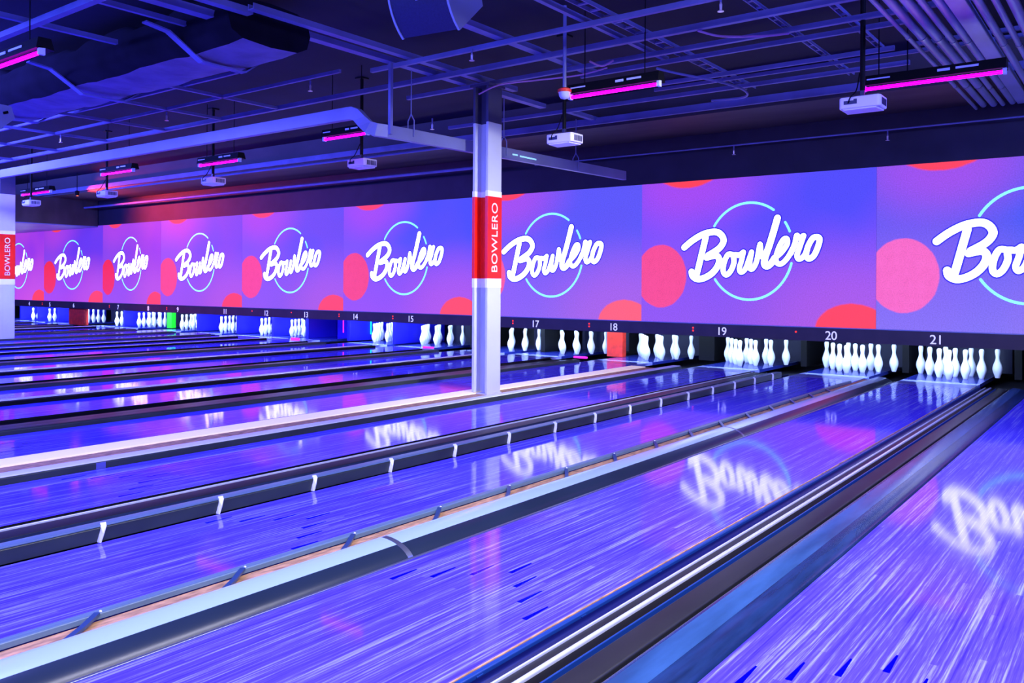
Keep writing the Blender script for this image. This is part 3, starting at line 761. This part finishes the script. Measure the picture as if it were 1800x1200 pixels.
# ------------------------------------------------------------------ ceiling: grid of beams (along x) and channels (along y)
ZG = 3.90
def xbeam(y, x0, x1, w, h, label, z=ZG, m='beam'):
    o = MB().box(0, x1-x0, -w/2, w/2, 0, h).build('ceiling_beam', M[m], loc=(x0, y, z)); tag(o, label, 'beam', 'ceiling beams'); 
    return o
ord_ = ['first', 'second', 'third', 'fourth', 'fifth', 'sixth', 'seventh', 'eighth', 'ninth', 'tenth', 'eleventh', 'twelfth']
for i, (y, x0, x1, w, h) in enumerate([(1.6,-16,6,.05,.05),(2.75,-16,6,.05,.05),(3.82,-16,-4.0,.07,.06),(6.85,-26,-7.8,.035,.04),(7.08,-7.5,5.9,.045,.05),(7.80,-37.4,5.9,.06,.06),
                                  (8.42,-8.2,5.9,.05,.05),(8.79,-5.6,-1.9,.04,.05),(9.70,-5.3,-2.2,.035,.05),(10.42,-9.2,-2.2,.05,.05),(9.95,-5.2,0.0,.035,.04),(11.44,-37.4,5.9,.06,.10)]):
    xbeam(y, x0, x1, w, h, f'thin blue-painted beam parallel to the screens, {ord_[i]} from the approach')
def ychan(x, y0, y1, w, h, label, z=None, dbl=False):
    z = ZG+0.061 if z is None else z
    root = empty('ceiling_channel', (x, y0, z)); tag(root, label, 'channel', 'ceiling channels')
    if dbl:
        for dx in (-w/2, w/2-0.012): MB().box(dx, dx+0.012, 0, y1-y0, 0, h).build('side_rail', M['beam'], root)
        n = int((y1-y0)/0.22)
        r = MB()
        for k in range(n): r.box(-w/2+0.012, w/2-0.012, 0.1+k*0.22, 0.13+k*0.22, 0.005, 0.02)
        r.build('rungs', M['beam'], root)
    else:
        MB().box(-w/2, w/2, 0, y1-y0, 0, 0.012).build('channel_web', M['beam'], root)
        for dx in (-w/2, w/2-0.01): MB().box(dx, dx+0.01, 0, y1-y0, 0.012, h).build('side_rail', M['beam'], root)
    return root
for args in [(-7.40,1.5,5.0,.13,.07,'wide channel at the top left running towards the lanes'),(-7.00,1.5,5.0,.10,.06,'channel just right of the wide one at the top left'),
             (-7.16,5.0,10.2,.11,.06,'channel passing above the middle column'),(-6.85,4.9,9.1,.09,.06,'channel right above the middle column, nearer the right'),
             (-5.52,5.6,9.0,.11,.06,'channel that starts at the large loudspeaker'),(-4.49,5.0,8.9,.05,.05,'thin channel right of the loudspeaker'),
             (-7.84,2.0,5.2,.05,.05,'thin channel at the upper left above the black duct'),(-9.05,2.0,4.75,.06,.05,'short channel left of the thin one by the black duct'),
             (-7.03,10.7,12.3,.08,.06,'channel behind the second projector from the right')]:
    ychan(*args)
for args in [(-4.22,5.0,10.8,.13,.04,'ladder-like channel above the ultraviolet lamp in the middle'),(-2.94,5.4,10.8,.07,.03,'narrow ladder channel at the upper right'),
             (-2.36,7.6,9.8,.07,.03,'short ladder channel over the rightmost projector')]:
    ychan(*args, dbl=True)
for i, x in enumerate([-10.2, -11.6, -13.2, -15.1, -17.0, -19.0, -21.0]):
    o = MB().box(-0.025, 0.025, 0, 2.0, 0, 0.04).build('ceiling_channel', M['beam'], loc=(x, 5.75, ZG)); tag(o, f'faint far channel of the lattice at the left, {ord_[i]} from the right', 'channel', 'far lattice channels')
for i, y in enumerate([6.25]):
    o = MB().box(0, 17, -0.02, 0.02, 0, 0.035).build('ceiling_beam', M['beam'], loc=(-26, y, ZG+0.041)); tag(o, 'faint beam crossing the lattice beyond the black duct', 'beam')

# long blue duct with an elbow
pts = [(-37.3, 6.72, 3.34), (-7.52, 6.70, 3.34), (-7.40, 6.69, 3.335), (-7.30, 6.68, 3.30), (-7.20, 6.68, 3.21), (-7.12, 6.69, 3.14), (-7.05, 6.73, 3.11), (-7.0, 6.84, 3.105), (-7.0, 7.3, 3.115), (-7.0, 12.35, 3.185)]
dr = empty('cable_duct', (-7.0, 7.1, 3.15)); tag(dr, 'long blue-grey cable duct bending at an elbow left of the column', 'duct')
o = MB().sweep_rect([(a+7.0, b-7.1, c-3.15) for a, b, c in pts], 0.035, 0.074).build('duct_body', M['tray'], dr, bevel=0.004)
o = MB().box(0.0355, 0.0365, 2.10, 2.22, -0.02, 0.0).build('sticker', M['cyan_sticker'], dr); o['label'] = 'short pale cyan label on the duct'
o = MB().box(0.0355, 0.0365, 2.27, 2.66, -0.025, -0.005).build('sticker', M['cyan_sticker'], dr); o['label'] = 'long pale cyan label on the duct'
for y in (7.25, 9.05, 10.85):
    h = MB().tube([(0.0, y-7.1, 0.74), (0.0, y-7.1, 0.22), (0.05, y-7.1, 0.14), (0.05, y-7.1, -0.05)], 0.007, 6)
    h.tube([(0.0, y-7.1, 0.22), (-0.05, y-7.1, 0.14), (-0.05, y-7.1, -0.05)], 0.007, 6)
    h.build('hanger', M['beam'], dr)
MB().box(-0.02, 0.02, -0.26, -0.22, -0.08, 0.74).build('hanger_post', M['beam'], dr, loc=(0.05, 0.0, 0.0))
# lower pipes along the screens
for i, (y, z, x0, x1, r) in enumerate([(11.2, 3.78, -22, -9.0, 0.022), (12.6, 3.62, -37, -9.9, 0.03), (12.85, 3.60, -9.2, 0.5, 0.012)]):
    o = MB().tube([(x0, y, z), (x1, y, z)], r, 8).build('sprinkler_pipe', M['beam'], smooth=60)
    tag(o, ['thin blue pipe running above the left projectors', 'pale pipe running close above the left screens', 'thin pipe close above the right screens'][i], 'pipe', 'pipes above the screens')

# black wrapped duct with straps
root = empty('air_duct', (-11, 5.3, 3.7)); tag(root, 'bulky black wrapped air duct at the upper left with a paler underside', 'air duct')
n = 26; ring = 12; vs = []; fs = []
for i in range(n+1):
    x = -13.3 + 6.2*i/n
    sag = 0.03*math.sin(i*0.9) + 0.02*math.sin(i*2.3+1)
    for k in range(ring):
        a = 2*PI*k/ring
        cy, cz = math.cos(a), math.sin(a)
        ry, rz = 0.50, 0.27
        yy = 5.32 + ry*(abs(cy)**0.6)*(1 if cy > 0 else -1)
        zz = 3.98 + sag*0.5 + (rz+sag)*(abs(cz)**0.7)*(1 if cz > 0 else -1)
        vs.append((x+11, yy-5.3, zz-3.7))
for i in range(n):
    for k in range(ring): fs.append((i*ring+k, i*ring+(k+1) % ring, (i+1)*ring+(k+1) % ring, (i+1)*ring+k))
fs.append(tuple(range(ring))); fs.append(tuple(range(n*ring, (n+1)*ring)))
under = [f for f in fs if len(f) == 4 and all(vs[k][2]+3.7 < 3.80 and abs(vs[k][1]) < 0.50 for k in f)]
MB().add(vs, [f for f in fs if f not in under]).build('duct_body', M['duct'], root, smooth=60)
MB().add(vs, under).build('duct_underside', M['duct_under'], root, smooth=60)['label'] = 'underside of the duct, painted paler as if lit from below'
for x in (-12.9, -10.5, -7.95):
    MB().sweep_rect([(x+11, -0.85, 0.235), (x+11, -0.60, 0.20), (x+11, -0.22, -0.03), (x+11, 0.30, -0.035), (x+11, 0.62, 0.20)], 0.045, 0.008).build('strap', M['beam'], root)

# bundle of pipes at the upper right
for i, (x, z, r) in enumerate([(-1.90,3.80,.022),(-1.80,3.82,.040),(-1.68,3.82,.045),(-1.57,3.80,.028),(-1.46,3.82,.040),(-1.33,3.82,.065),(-1.18,3.80,.035),(-1.06,3.80,.028),(-0.94,3.80,.045),(-0.80,3.80,.040),(-0.66,3.80,.055),(-0.50,3.80,.04),(-0.36,3.80,.04)]):
    if i == 5:
        o = MB().box(x-0.075, x+0.075, 2.0, 12.9, z-0.04, z+0.03).build('overhead_pipe', M['pipe'], bevel=0.01)
        tag(o, 'widest flat blue-grey duct in the bundle at the upper right', 'pipe', 'bundle of pipes at the upper right')
    else:
        y1 = 12.9 if i not in (0,) else 13.0
        o = MB().tube([(0, 2.0, 0), (0, y1, 0)], r, 12).build('overhead_pipe', M['pipe'], loc=(x, 0, z), smooth=50)
        c = MB()
        for yc in (8.9+i*0.13, 11.4+i*0.1): c.tube([(0, yc, 0), (0, yc+0.05, 0)], r+0.005, 12)
        c.build('coupling', M['steel'], o, smooth=50)
        tag(o, f'round blue-grey pipe in the bundle at the upper right, {ord_[i] if i < 12 else "last"} counting from its left side', 'pipe', 'bundle of pipes at the upper right')
o = MB().box(-2.0, -0.25, 12.0, 12.05, 3.865, 3.90).build('pipe_rack_bar', M['beam']); tag(o, 'cross bar above the pipe bundle near the screens', 'bar', 'pipe rack bars')
o = MB().box(-2.0, -0.25, 9.6, 9.65, 3.89, 3.93).build('pipe_rack_bar', M['beam']); tag(o, 'cross bar above the pipe bundle near the rightmost ultraviolet lamp', 'bar', 'pipe rack bars')

# conduits
def wire(pts, r, m, label):
    o = MB().tube(catmull(pts, 6), r, 6).build('conduit', M[m], origin=pts[0], smooth=60); tag(o, label, 'conduit', 'loose conduits'); return o
wire([(-6.50, 7.9, 3.66), (-6.25, 8.0, 3.76), (-5.9, 8.2, 3.80), (-5.4, 8.4, 3.83), (-5.0, 8.4, 3.86)], 0.010, 'orange_wire', 'pink conduit rising to the right of the middle column')
wire([(-4.55, 8.75, 3.86), (-4.35, 8.9, 3.80), (-4.0, 9.2, 3.72), (-3.85, 9.6, 3.68), (-3.95, 9.9, 3.66), (-4.4, 9.95, 3.68)], 0.014, 'beam', 'blue conduit looping down near the middle ultraviolet lamp')
wire([(-3.6, 7.80, 3.893), (-3.45, 8.05, 3.87), (-3.1, 8.25, 3.86), (-2.9, 8.42, 3.893)], 0.012, 'orange_wire', 'short pink conduit crossing the beams at the upper right')
wire([(-5.05, 8.1, 3.88), (-4.95, 8.2, 3.83), (-4.8, 8.2, 3.87)], 0.012, 'orange_wire', 'tiny pink conduit bend above the middle lamp')

# ------------------------------------------------------------------ projectors, ultraviolet lamps
def projector(x, y, z, label, src=None):
    root = empty('projector', (x, y, z)); tag(root, label, 'projector', 'white ceiling projectors')
    body = MB().prism_z([(-0.17, -0.12), (0.17, -0.12), (0.19, -0.09), (0.19, 0.13), (-0.19, 0.13), (-0.19, -0.09)], -0.05, 0.06)
    body.build('body', M['proj'], root, bevel=0.012)
    MB().prism_z([(-0.15, -0.11), (0.15, -0.11), (0.17, 0.11), (-0.17, 0.11)], -0.066, -0.0505).build('belly', M['proj'], root, bevel=0.006)
    # outlet panel faces the approach: sockets on the left, vent on the right
    MB().box(-0.14, -0.02, -0.124, -0.1195, -0.012, 0.022).box(-0.05, -0.02, -0.125, -0.12, 0.022, 0.035).build('socket_panel', M['proj_dark'], root)
    v = MB()
    for k in range(7): v.box(0.1905, 0.193, -0.07+k*0.025, -0.055+k*0.025, -0.03, 0.035)
    v.build('vent', M['proj_dark'], root)
    l = MB(); 
    c = [(0.02+0.045*math.cos(2*PI*k/14), 0.131, 0.045*math.sin(2*PI*k/14)) for k in range(14)]
    c2 = [(a, 0.165, cc) for a, b, cc in c]
    l.add(c+c2, [tuple(range(14)), tuple(range(27, 13, -1))] + [(k, (k+1) % 14, (k+1) % 14+14, k+14) for k in range(14)])
    l.build('lens', M['proj_dark'], root)
    b = MB().box(-0.09, 0.09, -0.05, 0.05, 0.064, 0.076).box(-0.02, 0.02, -0.02, 0.02, 0.076, 0.13).box(-0.10, -0.08, -0.05, -0.03, 0.058, 0.076).box(0.08, 0.10, 0.03, 0.05, 0.058, 0.076)
    b.build('mount_plate', M['proj_dark'], root, bevel=0.004)
    MB().tube([(0, 0, 0.13), (0, 0, ZC-z)], 0.024, 10).build('mount_pole', M['black'], root, smooth=60)
    MB().box(-0.07, 0.07, -0.07, 0.07, ZC-0.02-z, ZC-z).build('ceiling_plate', M['black'], root)
    MB().tube(catmull([(-0.10, -0.125, 0.0), (-0.07, -0.15, 0.05), (-0.03, -0.10, 0.12), (-0.028, -0.0, 0.3)], 5), 0.006, 6).build('cable', M['black'], root)
    return root
for x, z, lb in [(-2.20,3.10,'largest white projector at the upper right, over lane 21'),(-5.62,3.10,'white projector just right of the middle column'),(-9.15,3.10,'white projector left of the middle column, by the duct elbow'),
                 (-12.85,3.10,'fourth white projector counting from the right'),(-16.45,3.10,'fifth white projector from the right, near the left column'),(-19.75,3.10,'farthest white projector peeking out beside the left column')]:
    projector(x, 8.45, z, lb)

def uvlamp(x0, x1, y, z, label, e, text=True):
    L = x1-x0; cx = (x0+x1)/2
    root = empty('ultraviolet_lamp', (cx, y, z)); tag(root, label, 'lamp', 'ultraviolet tube lamps')
    MB().prism_x([(-0.07, 0.03), (-0.05, 0.13), (0.06, 0.13), (0.09, 0.03), (0.02, 0.04)], -L/2-0.03, L/2+0.03).build('housing', M['black'], root)
    MB().tube([(-L/2, -0.02, 0.0), (L/2, -0.02, 0.0)], 0.018, 10).build('tube', M['uv'], root, smooth=60)
    for sx in (-1, 1): MB().box(sx*(L/2)+(-0.03 if sx < 0 else 0), sx*(L/2)+(0 if sx < 0 else 0.03), -0.045, 0.01, -0.025, 0.045).build('end_cap', M['label'], root)
    MB().box(-L*0.48, -L*0.30, -0.077, -0.073, 0.078, 0.092).build('sticker', M['label'], root)
    MB().box(L*0.05, L*0.14, -0.066, -0.060, 0.075, 0.10).build('sticker', M['label'], root)
    MB().box(L*0.18, L*0.34, -0.066, -0.060, 0.08, 0.10).build('sticker', M['label'], root)
    for sx in ((-0.40, -0.18) if x0 > -3 else (-0.35, 0.35)):
        MB().tube([(sx*L, 0, 0.13), (sx*L, 0, ZC-z)], 0.006, 6).build('hanger', M['black'], root)
    return root
uvlamp(-2.36, -1.12, 9.20, 3.40, 'ultraviolet lamp with a long magenta tube at the upper right, over the largest projector', 12)
uvlamp(-5.04, -4.00, 7.74, 3.40, 'ultraviolet lamp with a magenta tube right of the middle column', 12)
uvlamp(-9.35, -8.50, 7.96, 3.40, 'ultraviolet lamp tucked under the duct elbow', 12)
uvlamp(-12.78, -11.70, 8.18, 3.33, 'ultraviolet lamp above the fourth projector from the right', 12)
uvlamp(-15.90, -14.80, 8.10, 3.40, 'ultraviolet lamp above the fifth projector from the right', 12)
uvlamp(-21.2, -19.8, 8.90, 3.40, 'farthest ultraviolet lamp beside the left column', 12)
uvlamp(-9.60, -7.90, 3.47, 3.40, 'near ultraviolet lamp cut by the left edge at the top', 12)

# ------------------------------------------------------------------ loudspeakers, dome camera, sprinklers
def speaker(x, y, z, rot, label, s):
    root = empty('loudspeaker', (x, y, z)); tag(root, label, 'loudspeaker', 'hanging loudspeakers'); root.rotation_euler = rot
    # wedge cabinet: curved front grille
    prof = []
    for k in range(9):
        a = math.radians(-40 + 80*k/8); prof.append((-0.42*s*math.cos(a)+0.10*s, 0.30*s*math.sin(a)/math.sin(math.radians(40))))
    prof += [(0.22*s, 0.14*s), (0.22*s, -0.14*s)]
    cab = MB().prism_x([(y_, z_) for y_, z_ in prof], -0.28*s, 0.28*s); cab.build('grille', M['grille'], root, smooth=30)
    for sx in (-1, 1):
        xx = sx*0.28*s
        p2 = [(a*1.03, b*1.03) for a, b in prof]
        MB().prism_x(p2, min(xx, xx+sx*0.02*s), max(xx, xx+sx*0.02*s)).build('side_panel', M['speaker'], root)
    MB().box(0.302*s, 0.31*s, -0.03*s, 0.10*s, 0.0, 0.06*s).build('handle_recess', M['black'], root)
    MB().box(-0.015*s, 0.015*s, -0.335*s, -0.325*s, -0.015*s, 0.015*s).build('badge', M['label'], root)
    MB().tube([(0, 0, 0.25*s), (0, 0, ZC-z)], 0.012, 8).build('hanger', M['black'], root)
    return root
speaker(-4.95, 5.45, 3.86, (math.radians(20), 0, math.radians(8)), 'large dark loudspeaker with a pale side panel at the top, cut by the edge', 1.0)
speaker(-11.15, 4.36, 3.37, (math.radians(20), 0, math.radians(15)), 'pale loudspeaker at the left edge under the black duct', 0.52)

dm = empty('dome_camera', (-5.02, 7.55, 3.42)); tag(dm, 'small domed camera hanging in front of the middle ultraviolet lamp', 'camera')
MB().lathe([(0.005, -0.075), (0.04, -0.065), (0.058, -0.04), (0.065, 0.0)], 16).build('dome', M['glass'], dm, smooth=60)
MB().lathe([(0.075, 0.0), (0.075, 0.03), (0.05, 0.045)], 16).build('housing', M['red_panel'], dm, smooth=40)
MB().tube([(0, 0, 0.045), (0, 0, 0.93)], 0.02, 8).build('pendant', M['beam'], dm)

sp = [(-5.9,7.05,3.80,'beside the channel left of the loudspeaker'),(-8.35,6.85,3.76,'over the duct near its elbow'),(-11.6,6.85,3.76,'over the middle of the long duct'),(-14.9,6.85,3.76,'over the left part of the long duct'),
      (-3.05,7.08,3.80,'hanging from the beam at the top right'),(-3.0,12.85,3.46,'in front of the soffit over the rightmost screens'),(-5.3,12.85,3.46,'in front of the soffit right of the column'),(-7.9,8.6,3.5,'beside the duct hangers')]
for x, y, z, lb in sp:
    root = empty('sprinkler', (x, y, z)); tag(root, 'small metal sprinkler head ' + lb, 'sprinkler', 'ceiling sprinklers')
    MB().lathe([(0.012, 0.0), (0.014, 0.05), (0.008, 0.07)], 8).build('body', M['brass'], root)
    MB().lathe([(0.030, -0.012), (0.030, -0.008)], 10).build('deflector', M['brass'], root)
    MB().tube([(0, 0, 0.07), (0, 0, 0.14 if z < 3.7 else 0.12)], 0.010, 8).build('drop_pipe', M['beam'], root)

rl = empty('red_fill_can', (-23.4, 11.2, 3.72)); tag(rl, 'small added can light that tints the far left wall red', 'added light')  # can and spot added to redden the left wall
MB().lathe([(0.05, 0.0), (0.06, 0.12), (0.03, 0.14)], 14).build('can', M['black'], rl, smooth=40)
MB().tube([(0, 0, 0.14), (0, 0, ZC-3.72)], 0.01, 8).build('hanger', M['black'], rl)
d = bpy.data.lights.new('red_fill_spot', 'SPOT'); d.energy = 1600; d.color = (1.0, 0.05, 0.02); d.spot_size = 2.6; d.spot_blend = 1.0; d.shadow_soft_size = 0.04
lo = bpy.data.objects.new('red_fill_spot', d); COL.objects.link(lo); lo.parent = rl; lo.location = (0, 0, -0.01)
lo.rotation_euler = Vector((1.6, 1.8, -0.75)).to_track_quat('-Z', 'Y').to_euler()
